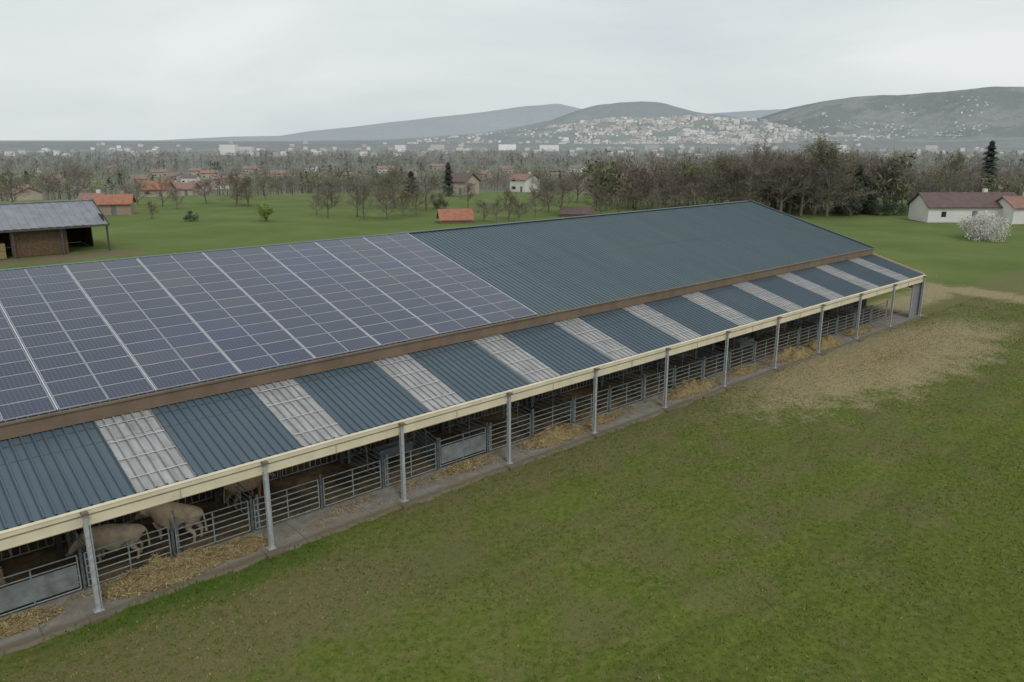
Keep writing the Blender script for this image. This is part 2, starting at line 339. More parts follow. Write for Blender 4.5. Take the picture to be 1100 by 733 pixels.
for k in range(ns+1):
    x=X0-.6+(L+1.2)*k/ns; e=25.28+.28*mn.fractal(Vector((x*.6,3.,0)),1.,2.,4)+.10*mn.noise(Vector((x*3.,1.,0)))
    fl.v+= [(x,e-.12,-.02),(x,e,.085),(x,25.9,.10),(x,27.35,.10)]
for k in range(ns):
    for q in range(3):
        o=i0+k*4+q; fl.f.append((o,o+4,o+5,o+1)); fl.mi.append(0)
par(fl.obj('concrete_apron',[M_conc]))
fl=MB()
fl.box((cx,(27.36+2*YR-26)/2,.04),(L-.1,2*YR-26-27.36,.08),0); par(fl.obj('bedding_floor',[M_bed]))
# ------------------------------------------------------------ solar panels
def solar(name,xa,cols,y0,z0,y1,z1,rows,parent_fn,pw=1.65,gap=.12):
    S=Vector((0,y1-y0,z1-z0)); SL=S.length; S.normalize(); Nn=Vector((1,0,0)).cross(S).normalized()
    ph=SL/rows; O=Vector((0,y0,z0))
    fm=MB(); gm=MB(); uvs=[]
    x=xa
    for c in range(cols):
        for r in range(rows):
            a=r*ph+.009; b=(r+1)*ph-.009
            def pt(xx,ss,h): 
                q=O+S*ss+Nn*h; return (xx,q.y,q.z)
            xl,xr=x+.008,x+pw-.008; i=len(fm.v)
            for h in(.055,.10):
                for xx,ss in((xl,a),(xr,a),(xr,b),(xl,b)): fm.v.append(pt(xx,ss,h))
            for q in((4,5,6,7),(0,1,5,4),(1,2,6,5),(2,3,7,6),(3,0,4,7)): fm.f.append(tuple(i+k for k in q)); fm.mi.append(1)
            w=.026; t1=random.uniform(-.003,.003); t2=random.uniform(-.003,.003)
            gm.face([pt(xl+w,a+w,.106+t1),pt(xr-w,a+w,.106+t2),pt(xr-w,b-w,.106+t2),pt(xl+w,b-w,.106+t1)],0)
            uvs+= [(0,0),(10,0),(10,6),(0,6)]
        x+=pw
        if c%2==1:
            i=len(fm.v)
            for h in(.05,.108):
                for xx,ss in((x+.02,0),(x+gap-.02,0),(x+gap-.02,SL),(x+.02,SL)): fm.v.append(pt(xx,ss,h))
            for q in((4,5,6,7),(0,1,5,4),(1,2,6,5),(2,3,7,6),(3,0,4,7)): fm.f.append(tuple(i+k for k in q)); fm.mi.append(0)
            x+=gap
    parent_fn(fm.obj(name+'_frames',[M_alu,M_alud])); go=gm.obj(name+'_glass',[M_pv]); ul=go.data.uv_layers.new(name='UVMap')
    ul.data.foreach_set('uv',[k for u in uvs for k in u]); parent_fn(go)
solar('solar_array',29.0-16*3.39,32,YM+.12,ZM+.03,YR-.25,ZR-.05,13,par,gap=.09)
# ------------------------------------------------------------ cattle gates / fences
def gate(mb,a,b,z0=.22,h=1.25,rails=6,plate=False,posts=True):
    a=Vector((a[0],a[1],0)); b=Vector((b[0],b[1],0)); d=(b-a).normalized()
    if posts:
        for q in(a,b): mb.tube((q.x,q.y,.05),(q.x,q.y,z0+h+.18),.05,8)
    p=a+d*.12; q=b-d*.12
    for k in range(rails):
        z=z0+h*k/(rails-1); mb.tube((p.x,p.y,z),(q.x,q.y,z),.024,6)
    m=(p+q)/2
    for w in(p,m,q): mb.tube((w.x,w.y,z0),(w.x,w.y,z0+h),.028,6)
    if plate:
        nrm=Vector((-d.y,d.x,0)); c=m-nrm*.03; mb.box((c.x,c.y,z0+h*.42),((q-p).length*.96,.02,h*.66),1,math.atan2(d.y,d.x))
fn=MB(); YF=27.2
for k,x in enumerate(PX):
    if x<-25: continue
    for hseg in(0,1):
        xa=x+hseg*BAY/2; xb=xa+BAY/2
        if xb>69: continue
        gate(fn,(xa,YF),(xb,YF),plate=(k*2+hseg) in (11,17),z0=.22+random.uniform(-.04,.03))
fn.obj('cattle_fence',[M_galvd,M_plate])
fn=MB()
for k,x in enumerate(PX):
    if -25<x<66:
        gate(fn,(x+.3,YF+.1),(x+.3,YF+3.5),h=1.2)
        if k%3!=1: gate(fn,(x+3.2,YF+.15),(x+3.9,YF+3.3),h=1.2,plate=(k%4==0))
fn.obj('pen_divider_gate',[M_galvd,M_plate])
fn=MB()
for k,x in enumerate(PX):
    if -25<x<66:
        for hs in(0,1):
            a=x+hs*BAY/2; gate(fn,(a,31.1),(a+BAY/2,31.1),h=1.3,rails=4)
            for q in range(9): fn.tube((a+.3+q*.29,31.1,.25),(a+.3+q*.29+(.1 if q%2 else -.1),31.1,1.5),.022,5)
fn.obj('feed_barrier',[M_galvd,M_galv])
tg=MB()
for x in(18.9,49.5):
    tg.box((x,30.2,.45),(1.9,.06,.5),0); tg.box((x,29.7,.45),(1.9,.06,.5),0); tg.box((x,29.95,.23),(1.9,.44,.06),0)
    for e in(-.92,.92): tg.box((x+e,29.95,.45),(.05,.44,.49),0); tg.box((x+e*.8,29.95,.12),(.08,.5,.18),0)
tg.obj('feed_trough',[M_plate])
pl=MB()
for k in range(9): 
    for q in range(6): pl.box((47.2+q*.2,30.3,.12+k*.15),(.12,1.15,.025),0)
    for q in(-.5,0,.5): pl.box((47.7,30.3+q,.17+k*.15-.035),(1.2,.1,.07),0)
pl.obj('wood_pallet_stack',[M_wood])
# ------------------------------------------------------------ straw piles
def strands(name,pts,lenr=(.10,.26),w=.006,parent=None):
    n=len(pts); P_=np.array(pts); a=rng.uniform(0,2*math.pi,n); t=rng.uniform(-.35,.5,n); Ls=rng.uniform(*lenr,n)
    D=np.stack([np.cos(a)*np.cos(t),np.sin(a)*np.cos(t),np.sin(t)],1)*Ls[:,None]/2; Wd=np.stack([-np.sin(a),np.cos(a),rng.uniform(-.5,.5,n)],1)*w
    P_=P_+np.array([0,0,.010]); P_[:,2]+=np.abs(D[:,2])
    V=np.stack([P_-D-Wd,P_+D-Wd,P_+D+Wd,P_-D+Wd],1).reshape(-1,3); Fc=np.arange(4*n).reshape(n,4)
    base=np.array([(.48,.385,.20),(.36,.28,.14),(.55,.46,.27),(.24,.17,.085)])[rng.integers(0,4,n)]*rng.uniform(.7,1.1,(n,1))
    return npmesh(name,V,Fc,4,M_tint,np.repeat(base,4,0),parent)
def pile(cx_,cy_,rx,ry,h,z=.10,ns=1400,seed=0):
    m=MB(); nr,na=16,48; sd=Vector((seed*7.3,seed*3.1,0))
    def H(r,a):
        p=Vector((r*rx*math.cos(a),r*ry*math.sin(a),0)); e=1+.3*mn.noise(Vector((math.cos(a)*1.5,math.sin(a)*1.5,seed)))
        b=max(0,1-(r/e)**1.6); return p,h*b*(.75+.7*mn.fractal(p*1.6+sd,1.,2.,3))+.08*b*mn.noise(p*6+sd)
    pts=[]
    for i in range(nr+1):
        for j in range(na):
            r=i/nr*1.15; a=2*math.pi*j/na; p,hh=H(r,a); m.v.append((p.x,p.y,max(hh,-.01) if i<nr else -.02))
    for i in range(nr):
        for j in range(na):
            q=i*na+j; q2=i*na+(j+1)%na; m.f.append((q,q2,q2+na,q+na)); m.mi.append(0)
    o=m.obj('straw_pile',[M_straw],smooth=True); o.location=(cx_,cy_,z)
    for k in range(ns*2):
        r=math.sqrt(random.random())*1.2; a=random.uniform(0,6.283); p,hh=H(r,a); pts.append((p.x,p.y,max(hh,0)))
    strands('loose_strands',pts,(.12,.3),.007,parent=o)
for q in[(7.2,26.45,2.1,.8,.6,2000),(9.7,26.4,1.0,.55,.3,700),(2.4,26.5,1.2,.5,.25,600),(20.8,26.6,1.2,.45,.2,500),(26.6,26.5,2.1,.7,.55,1200),(30.2,26.6,1.1,.45,.2,400),(38.2,26.5,2.4,.7,.65,1100),(44.2,26.6,1.5,.5,.3,500),(50.3,26.4,2.3,.85,.7,900),(54.5,26.4,2.2,.85,.7,900),(60.5,26.5,1.5,.6,.3,400)]:
    pile(q[0],q[1],q[2],q[3],q[4],ns=q[5],seed=int(q[0]))
pts=[]
for k in range(16000):
    x_=random.uniform(-5,70); y_=27.0-abs(random.gauss(0,.55))
    if y_>25.6 and mn.noise(Vector((x_*.5,y_,1.)))>-.05: pts.append((x_,y_,.10))
for k in range(14000):
    a=random.uniform(0,6.283); r=abs(random.gauss(0,.5)); p_=(55.5+17*r*math.cos(a),21.9+4.6*r*math.sin(a),0)
    if p_[1]<25.0: pts.append(p_)
strands('straw_litter',pts,(.10,.25),.006)
# ------------------------------------------------------------ grass
n=320000
gx=rng.uniform(-4,88,n); gy=rng.uniform(-22,25.35,n)
nv=np.array([mn.noise(Vector((a_*.35,b_*.35,0))) for a_,b_ in zip(gx,gy)])
e=((gx-55.5)/17)**2+((gy-21.8)/4.6)**2
keep=(nv+rng.uniform(-.7,.7,n)>-.45)&(e+rng.uniform(-.9,.9,n)>.5)
keep&=~((np.abs(gx-86)<3)&(rng.random(n)<.85))
gx,gy,nv=gx[keep],gy[keep],nv[keep]; n=len(gx)
a=rng.uniform(0,6.283,n); hgt=rng.uniform(.03,.085,n)*(1+.4*nv); w=rng.uniform(.012,.035,n)
strip=(gx>3.5)&(gx<12.5)&(gy>24.0+.8*nv); hgt[strip]*=2.
edge=(gy>25.0)&~strip; hgt[edge]*=1.6
B=np.stack([gx,gy,np.where(gy>25.1,.03,0.)],1); W_=np.stack([np.cos(a)*w,np.sin(a)*w,np.zeros(n)],1); T=np.stack([rng.normal(0,.04,n),rng.normal(0,.04,n),hgt],1)
V=np.stack([B-W_,B+W_,B+T],1).reshape(-1,3)
base=np.array([(.125,.162,.027),(.088,.128,.018),(.158,.178,.044),(.22,.195,.095)])
wts=rng.random(n)+.25*nv; ci=np.where(wts<.38,0,np.where(wts<.66,1,np.where(wts<.9,2,3)))
br=(gx<14)&(gy<24)&(gy>19)&(rng.random(n)<.45); ci[br]=3; ci[strip]=np.where(rng.random(strip.sum())<.5,0,1)
colr=base[ci]*rng.uniform(.8,1.2,(n,1)); colr[strip]*=np.array([.8,1.05,.8])
npmesh('grass',V,np.arange(3*n).reshape(n,3),3,M_tint,np.repeat(colr,3,0))
# ------------------------------------------------------------ cattle
def cow(x,y,rz,head=0.,mat=None,sc=1.):
    vs=[];es=[];rs=[]
    def j(p,r,par_=None):
        vs.append(p);rs.append(r)
        if par_ is not None: es.append((par_,len(vs)-1))
        return len(vs)-1
    pel=j((-.70,0,1.06),(.33,.35)); bel=j((-.18,0,.96),(.42,.43),pel); ch=j((.40,0,.98),(.36,.44),bel); sh=j((.70,0,1.08),(.26,.33),ch)
    nk=j((.93,0,1.16+head*.45),(.19,.24),sh); po=j((1.14,0,1.24+head),(.17,.18),nk); mz=j((1.32,0,1.12+head*1.15),(.13,.14),po); m2=j((1.50,0,.98+head*1.3),(.11,.10),mz)
    ru=j((-1.0,0,1.12),(.22,.22),pel); t1=j((-1.17,0,1.08),(.035,.035),ru); t2=j((-1.22,0,.72),(.025,.025),t1); t3=j((-1.22,0,.42),(.055,.055),t2)
    for sd in(-1,1):
        h=j((-.80,sd*.22,.84),(.19,.22),pel); k=j((-.64,sd*.25,.62),(.12,.14),h); hk=j((-.90,sd*.22,.43),(.065,.075),k); f=j((-.86,sd*.22,.13),(.05,.05),hk); j((-.81,sd*.22,.03),(.065,.06),f)
        s1=j((.44,sd*.23,.70),(.13,.17),ch); w=j((.46,sd*.22,.38),(.07,.075),s1); f=j((.44,sd*.22,.13),(.05,.05),w); j((.48,sd*.22,.03),(.065,.06),f)
        e1=j((1.10,sd*.21,1.28+head),(.035,.06),po); j((1.06,sd*.33,1.26+head),(.025,.05),e1)
    me=bpy.data.meshes.new('cow'); me.from_pydata(vs,es,[]); o=bpy.data.objects.new('cow',me); scene.collection.objects.link(o)
    md=o.modifiers.new('skin','SKIN'); md.use_smooth_shade=True
    for i,r in enumerate(rs):
        sv=me.skin_vertices[0].data[i]; sv.radius=r; sv.use_root=(i==0)
    o.modifiers.new('sub','SUBSURF').render_levels=2; o.modifiers['sub'].levels=2
    me.materials.append(mat or M_hide); o.location=(x,y,.08); o.rotation_euler[2]=rz; o.scale=(sc,)*3
    ex=MB()
    for sd in(-1,1):
        ex.tube((1.13,sd*.11,1.38+head),(1.18,sd*.21,1.46+head),.025,6,0,.008)
        ex.box((1.27,sd*.135,1.22+head*1.05),(.035,.02,.03),1)
    ex.tube((1.52,0,.98+head*1.3),(1.60,0,.94+head*1.34),.085,8,2,.06)
    e_=ex.obj('horns_eyes_muzzle',[M_creamd,M_glass,M_bwall]); e_.parent=o
cow(8.2,28.75,math.radians(128),-.25,sc=1.08); cow(6.0,28.7,math.radians(150),-.45)
cow(11.6,30.0,math.radians(20),-.3,M_hideb); cow(1.8,29.6,math.radians(-60),-.4,M_hideb)
# ------------------------------------------------------------ hay barn at left
hb=empty('hay_barn',(10,122,0))
def parh(o): o.parent=hb; o.matrix_parent_inverse=Matrix.Translation(-hb.location); return o
hx0,hx1=-16.,29.6; m=MB(); sheet(m,hx0,hx1,117.2,3.75,124.2,6.55,pitch=1.,rib=.06); sheet(m,hx0,hx1,131.2,3.75,124.2,6.55,pitch=1.,rib=.06)
for xx in(hx0,hx1+.03):
    m.beam((xx,117.1,3.75),(xx,124.2,6.62),.1,.3,1); m.beam((xx,131.3,3.75),(xx,124.2,6.62),.1,.3,1)
m.box(((hx0+hx1)/2,117.1,3.6),(hx1-hx0,.15,.25),1); m.box(((hx0+hx1)/2,124.2,6.66),(hx1-hx0,.5,.06),0)
parh(m.obj('roof',[M_grey,M_steeld]))
m=MB()
for k in range(9):
    x=hx0+.2+k*(hx1-hx0-.4)/8
    for yy in(117.6,130.8): m.box((x,yy,1.8),(.22,.22,3.6),1)
for k in range(60):
    x=18.0+k*.2
    if x<24.5: m.box((x,118.3,1.8),(.185,.06,3.5),0)
m.box(((hx0+hx1)/2,130.6,1.8),(hx1-hx0,.1,3.5),2); m.box((hx1-.4,124.2,4.3),(.1,12.6,1.4),2)
m.box((28.8,127,1.8),(.1,7,3.5),2)
parh(m.obj('walls_and_posts',[M_wood,M_steeld,M_dark]))
m=MB()
for k in range(16):
    for l in range(3):
        if l<3-(k%3==0): m.box((-13+k*1.95,118.6+(k%2)*.12,.53+l*.98),(1.86,1.6,.94),0,random.uniform(-.04,.04))
parh(m.obj('straw_bales',[M_straw]))
# ------------------------------------------------------------ houses
HS=[]
def house(name,px,py,L,W,H,rh,rot,wall,roof,chim=True,shut=True,wn=3.4):
    x,y=site(px,py); m=MB(); h=L/2; w=W/2; HS.append((x,y))
    for s_ in(-1,1):
        m.face([(-h,s_*w,-2),(h,s_*w,-2),(h,s_*w,H),(-h,s_*w,H)],0); m.face([(s_*h,-w,-2),(s_*h,w,-2),(s_*h,w,H),(s_*h,0,H+rh),(s_*h,-w,H)],0)
        o=.45; dz=rh*o/w
        a=[(-h-o,s_*(w+o),H-dz+.05),(h+o,s_*(w+o),H-dz+.05),(h+o,0,H+rh+.05),(-h-o,0,H+rh+.05)]
        m.face(a,1); m.face([(p[0],p[1],p[2]+.18) for p in a],1); m.face([a[0],a[1],(a[1][0],a[1][1],a[1][2]+.18),(a[0][0],a[0][1],a[0][2]+.18)],1)
        for e in(0,1):
            b=(a[1],a[2]) if e else (a[3],a[0]); m.face([b[0],b[1],(b[1][0],b[1][1],b[1][2]+.18),(b[0][0],b[0][1],b[0][2]+.18)],1)
        nw=max(1,int(L/wn))
        for k in range(nw):
            if H<1.5: break
            wx=-h+L*(k+.5)/nw
            if k==nw//2 and s_==-1: m.box((wx,s_*w,1.05),(1.,.08,2.1),3); continue
            for fl_ in range(1 if H<4.2 else 2):
                z=1.5+fl_*2.7
                m.box((wx,s_*w,z),(.9,.06,1.0),2)
                if shut:
                    for q in(-1,1): m.box((wx+q*.72,s_*(w+.03),z),(.45,.05,1.05),3)
    if chim: m.box((L*.22,.6,H+rh*.9+.3),(.7,.6,1.5),0)
    o=m.obj(name,[wall,roof,M_glass,M_shut]); o.location=(x,y,gz(x,y)); o.rotation_euler[2]=rot; return o
R0=AZ-math.pi/2
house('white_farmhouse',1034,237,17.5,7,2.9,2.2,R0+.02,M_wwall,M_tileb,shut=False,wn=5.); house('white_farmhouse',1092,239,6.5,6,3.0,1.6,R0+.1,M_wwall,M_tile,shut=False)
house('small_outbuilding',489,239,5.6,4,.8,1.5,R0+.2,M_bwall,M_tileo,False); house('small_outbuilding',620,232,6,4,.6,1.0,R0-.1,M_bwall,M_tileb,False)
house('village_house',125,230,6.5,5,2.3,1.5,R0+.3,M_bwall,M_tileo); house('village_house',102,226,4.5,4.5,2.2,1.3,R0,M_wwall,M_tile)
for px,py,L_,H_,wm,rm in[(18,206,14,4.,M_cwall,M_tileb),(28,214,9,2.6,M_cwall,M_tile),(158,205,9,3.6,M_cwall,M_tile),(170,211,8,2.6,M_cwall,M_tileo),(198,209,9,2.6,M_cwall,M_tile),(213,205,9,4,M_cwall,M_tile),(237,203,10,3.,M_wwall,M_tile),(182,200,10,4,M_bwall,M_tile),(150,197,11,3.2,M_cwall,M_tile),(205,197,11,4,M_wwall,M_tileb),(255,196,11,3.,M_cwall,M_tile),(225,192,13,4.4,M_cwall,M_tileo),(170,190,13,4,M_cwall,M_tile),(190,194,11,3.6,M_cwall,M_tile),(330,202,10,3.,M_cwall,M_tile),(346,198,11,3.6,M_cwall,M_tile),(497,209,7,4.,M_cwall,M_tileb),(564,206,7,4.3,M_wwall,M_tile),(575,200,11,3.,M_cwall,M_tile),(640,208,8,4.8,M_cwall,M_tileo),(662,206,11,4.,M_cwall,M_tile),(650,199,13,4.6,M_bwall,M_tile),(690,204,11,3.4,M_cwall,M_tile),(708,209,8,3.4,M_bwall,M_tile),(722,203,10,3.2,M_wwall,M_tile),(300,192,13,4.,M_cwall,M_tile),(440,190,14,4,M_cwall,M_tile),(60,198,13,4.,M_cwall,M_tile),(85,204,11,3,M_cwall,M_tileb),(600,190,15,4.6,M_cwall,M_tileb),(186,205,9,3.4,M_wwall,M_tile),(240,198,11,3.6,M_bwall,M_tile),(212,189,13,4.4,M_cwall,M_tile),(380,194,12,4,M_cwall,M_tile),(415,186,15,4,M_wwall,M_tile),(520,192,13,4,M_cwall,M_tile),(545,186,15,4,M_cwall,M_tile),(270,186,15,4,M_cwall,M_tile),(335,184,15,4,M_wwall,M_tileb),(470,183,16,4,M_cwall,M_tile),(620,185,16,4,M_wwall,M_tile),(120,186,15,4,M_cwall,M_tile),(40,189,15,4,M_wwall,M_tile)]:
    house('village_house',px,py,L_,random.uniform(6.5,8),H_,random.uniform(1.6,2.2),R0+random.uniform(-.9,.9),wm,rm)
# ------------------------------------------------------------ detailed trees
def tree_mesh(name,seed,h=13.,spread=.5,buds=False,ntw=5):
    R=random.Random(seed); m=MB()
    def rd(d,ang):
        u=d.orthogonal().normalized(); w=d.cross(u); a=R.uniform(0,6.283); return (d*math.cos(ang)+(u*math.cos(a)+w*math.sin(a))*math.sin(ang)).normalized()
    def br(p,d,L,r,lv):
        ns=3 if lv<2 else 2; pts=[p]; dd=d
        for k in range(ns):
            dd=(dd+Vector((R.uniform(-1,1),R.uniform(-1,1),R.uniform(-.3,.9)))*(.13+.05*lv)).normalized(); q=pts[-1]+dd*(L/ns)
            r0=r*(1-.75*k/ns); r1=r*(1-.75*(k+1)/ns)
            if lv<3: m.tube(pts[-1],q,r0,6 if lv==0 else 4 if lv==1 else 3,0,r1,False)
            else:
                sd=dd.cross(Vector((R.uniform(-1,1),R.uniform(-1,1),R.uniform(-1,1)))).normalized()*r0*1.3
                m.face([pts[-1]-sd,pts[-1]+sd,q+sd*.5,q-sd*.5],1)
            pts.append(q)
        if lv==4: return
        nc=[12,8,6,ntw][lv]
        for c in range(nc):
            t=R.uniform(.14 if lv==0 else .2,1.); seg=min(int(t*ns),ns-1); q=pts[seg].lerp(pts[seg+1],t*ns-seg)
            ang=math.radians(R.uniform(25,60))*(1.25 if lv==0 and t<.6 else 1)
            nd=rd(dd if lv else Vector((0,0,1)),ang); l=L*R.uniform(.42,.68)*(1.15-.45*t if lv==0 else 1)
            if lv==0: l*=spread*2*.75
            br(q,nd,l,max(r*(.42),.014),lv+1)
            if buds and lv>=2:
                for z in range(2):
                    c0=q+nd*l*R.uniform(.3,1); a=Vector((R.uniform(-1,1),R.uniform(-1,1),R.uniform(-1,1)))*.16; b=Vector((R.uniform(-1,1),R.uniform(-1,1),R.uniform(-1,1)))*.16
                    m.face([c0,c0+a,c0+b],2)
    br(Vector((0,0,-.1)),Vector((0,0,1)),h*.68,h*.02,0)
    return m.mesh(name,[M_bark,M_twig,M_bud])
TM=[tree_mesh('bare_tree',11+k,13,.52+.09*(k%3),k==4,4) for k in range(5)]
def put(me,name,px,py,hs,rot=None,w=1.):
    x,y=site(px,py); o=bpy.data.objects.new(name,me); o.location=(x,y,gz(x,y)); s_=hs/13.; o.scale=(s_*w,s_*w,s_); o.rotation_euler[2]=random.uniform(0,6.28); scene.collection.objects.link(o); return o
def blob_tree(name,seed,kind,h,w,n,mats):
    R=random.Random(seed); m=MB()
    if kind=='cone':
        m.tube((0,0,0),(0,0,h*.97),.22,6,0,.03)
        for k in range(n):
            t=R.random()**.8; z=h*(.06+.94*t); rr=w/2*(1-t)**.7*(.7+.4*math.sin(z*4.3+R.random()*1.2)); a=R.uniform(0,6.28); rr*=1+.25*math.sin(a*3+z); r=rr*R.uniform(.3,1.1)
            c=Vector((r*math.cos(a),r*math.sin(a),z-.25*r)); o=Vector((math.cos(a),math.sin(a),-.35))*R.uniform(.3,.7); s_=Vector((-math.sin(a),math.cos(a),R.uniform(-.3,.3)))*R.uniform(.12,.3)
            m.face([c-s_,c+s_,c+o],1)
    else:
        cl=[]
        for k in range(11 if kind=='bush' else 16):
            a=R.uniform(0,6.28); r=w/2*.8*math.sqrt(R.random()); z=h*R.uniform(.2,.85); cl.append((Vector((r*math.cos(a),r*math.sin(a),z)),w*R.uniform(.1,.2)))
            m.tube((0,0,.0),tuple(cl[-1][0]),.07,5,0,.02,False)
        for k in range(n):
            c,s_=R.choice(cl); d=Vector((R.gauss(0,1),R.gauss(0,1),R.gauss(0,.8))).normalized()*s_*R.uniform(.5,1.25)
            q=c+d; q.z=max(q.z,.1); a=Vector((R.uniform(-1,1),R.uniform(-1,1),R.uniform(-1,1)))*.2; b=Vector((R.uniform(-1,1),R.uniform(-1,1),R.uniform(-1,1)))*.2
            m.face([q,q+a,q+b],1)
    return m.mesh(name,mats)
def putm(me,name,px,py,s_=1.):
    x,y=site(px,py); o=bpy.data.objects.new(name,me); o.location=(x,y,gz(x,y)); o.rotation_euler[2]=random.uniform(0,6); o.scale=(s_*random.uniform(.85,1.2),s_*random.uniform(.85,1.2),s_*random.uniform(.85,1.15)); scene.collection.objects.link(o)
putm(blob_tree('blossom',3,'bush',3.3,8.5,7000,[M_bark,M_blos]),'blossoming_bush',1052,257)
putm(blob_tree('gb',4,'bush',3.6,4.8,3500,[M_bark,M_bushg]),'green_bush',286,238)
con=blob_tree('conifer',5,'cone',16.5,9.,6000,[M_bark,M_ever]); putm(con,'conifer_tree',1057,214,1.15)
con2=blob_tree('conifer2',6,'cone',10.,6.5,3500,[M_bark,M_ever])
for q in[(905,229,.8),(918,230,.9),(935,230,.75),(442,212,.8),(482,211,.9),(1004,206),(30,200),(928,228,.8)]: putm(con2,'conifer_tree',*q)
evb=blob_tree('evb',8,'bush',4.5,6.5,3000,[M_bark,M_ever])
for q in[(470,224,.8),(960,231),(985,231),(205,238,.5),(912,232),(945,232,.8)]: putm(evb,'evergreen_shrub',*q)
for px,py,hh in[(772,231,12.5),(788,232,13.5),(803,233,14),(822,231,15),(838,233,13),(860,232,15),(874,231,16),(888,233,12),(758,229,11),(735,228,10),(700,226,9),(720,231,8),(745,233,8),(675,225,8),(655,222,10),(795,228,14),(812,229,15),(830,228,14),(848,230,14),(866,228,15),(880,229,14),(765,232,10),(845,226,13),(898,228,13),
    (910,225,13),(930,222,14),(950,224,12),(968,222,12),(1020,215,14),(1040,214,13),(1085,212,14),(1100,214,14),(1130,220,14),(1160,225,13),
    (340,231,5.5),(352,234,7),(384,233,8),(391,235,7),(416,236,7),(433,233,5.5),(448,231,6),(458,226,9),(520,238,5),(534,240,5.5),(546,236,6),(557,240,5),(575,233,7.5),(590,228,7),(604,231,8),(503,224,7),(254,220,8),(268,222,7),(190,225,5),(175,222,7),(148,220,6),(222,219,7),(75,217,10),(52,214,10),(15,222,9),(-20,220,10),(-60,222,10),(163,235,3.5),(585,222,8),(620,218,9),(638,226,7),(357,222,8),(412,220,8),(425,224,9),(645,232,7),(665,233,6),(685,234,7),(708,235,6),(285,214,7)]:
    put(TM[random.randrange(5)],'bare_tree',px,py,hh,w=random.uniform(.95,1.45))
# ------------------------------------------------------------ distant trees (one mesh)
def distant(name,pts,kinds,hs,nleaf):
    Vs=[];Cs=[]
    palette={0:(.158,.130,.100),1:(.205,.168,.125),2:(.175,.18,.085),3:(.05,.066,.042),4:(.20,.22,.09)}
    for (x,y),kd,h in zip(pts,kinds,hs):
        r_=math.hypot(x,y); n=max(34,int(nleaf*min(1,320./r_))); bs=min(1.9,math.sqrt(nleaf/n))
        if kd==3:
            t=rng.random(n)**.8; z=h*(.08+.92*t); r=h*.2*(1-t)*rng.uniform(.5,1.1,n); a=rng.uniform(0,6.28,n); c=np.stack([r*np.cos(a),r*np.sin(a),z],1)
            if rng.random()<.4: c[:,2]=h*.4+ (c[:,2]-h*.3)*.6; c[:,:2]*=1.5
        else:
            ncl=7; aa=rng.uniform(0,6.28,ncl); rr=h*.30*np.sqrt(rng.random(ncl)); cz=h*rng.uniform(.25,.82,ncl); cc=np.stack([rr*np.cos(aa),rr*np.sin(aa),cz],1)
            k=rng.integers(0,ncl,n); c=cc[k]+rng.normal(0,1,(n,3))*h*.085
        sz=(h*.040 if kd in(0,1) else h*.05)*bs
        d1=rng.normal(0,1,(n,3))*sz*.9
        if kd in(0,1): d1[:,2]=np.abs(d1[:,2])*1.6+sz*.5
        d2=rng.normal(0,1,(n,3))*sz*(.32 if kd in(0,1) else .8)
        c[:,2]=np.maximum(c[:,2],.3)
        o=np.array([x,y,gz(x,y)])
        Vs.append(np.stack([c,c+d1,c+d2],1).reshape(-1,3)+o)
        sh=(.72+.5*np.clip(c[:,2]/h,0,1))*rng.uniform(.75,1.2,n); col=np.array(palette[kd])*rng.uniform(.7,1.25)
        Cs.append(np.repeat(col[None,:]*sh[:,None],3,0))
        tv=np.array([[-.015*h,0,0],[.015*h,0,0],[0,0,h*.7],[0,-.015*h,0],[0,.015*h,0],[0,0,h*.7]])+o; Vs.append(tv); Cs.append(np.tile([.10,.088,.07],(6,1)))
    V=np.concatenate(Vs); C=np.concatenate(Cs); return npmesh(name,V,np.arange(len(V)).reshape(-1,3),3,M_leaf,C)
def polar(b,r):
    a=AZ-b; return (r*math.cos(a),r*math.sin(a))
HB=[(AZ-math.atan2(y,x),math.hypot(x,y)) for x,y in HS]
def blocks_house(b,r):
    for hb_,hr in HB:
        if hr-60<r<hr+10 and abs(b-hb_)*hr<6.5: return True
    return False
pts=[];kd=[];hs=[]
tries=0
while len(pts)<9500 and tries<200000:
    tries+=1
    b=random.uniform(-.78,.78); r=240*math.exp(random.random()**.62*2.05)
    x,y=polar(b,r); px=550+858*math.tan(b)
    nz=mn.noise(Vector((x/90.,y/90.,3.)))
    if px<640 and r<320: 
        if nz<.24: continue
    elif px<640 and r<470:
        if nz<(.06 if not 130<px<270 else .16): continue
    elif px<640 and r<700 and 130<px<270:
        if nz<.02: continue
    elif px<700 and r<900:
        if nz<-.08: continue
    elif nz<-.3: continue
    if px>965 and r<240: continue
    if blocks_house(b,r): continue
    pts.append((x,y)); q=random.random(); kd.append(0 if q<.46 else 1 if q<.84 else 2 if q<.91 else 3 if q<.97 else 4); hs.append(random.uniform(6,12.5)*(1 if r>380 else .8)*(1.12 if px>640 else 1))
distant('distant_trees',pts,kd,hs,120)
pts=[];kd=[];hs=[]
for k in range(420):
    px=random.uniform(640,1240); py=random.uniform(208,227); p=site(px,py)
    if 965<px and py>214: continue
    if px<740 and random.random()<.5: continue
    pts.append(p); q=random.random(); kd.append(0 if q<.45 else 1 if q<.86 else 2 if q<.95 else 3); hs.append(random.uniform(6.5,12.5))
distant('woodland_edge',pts,kd,hs,460)
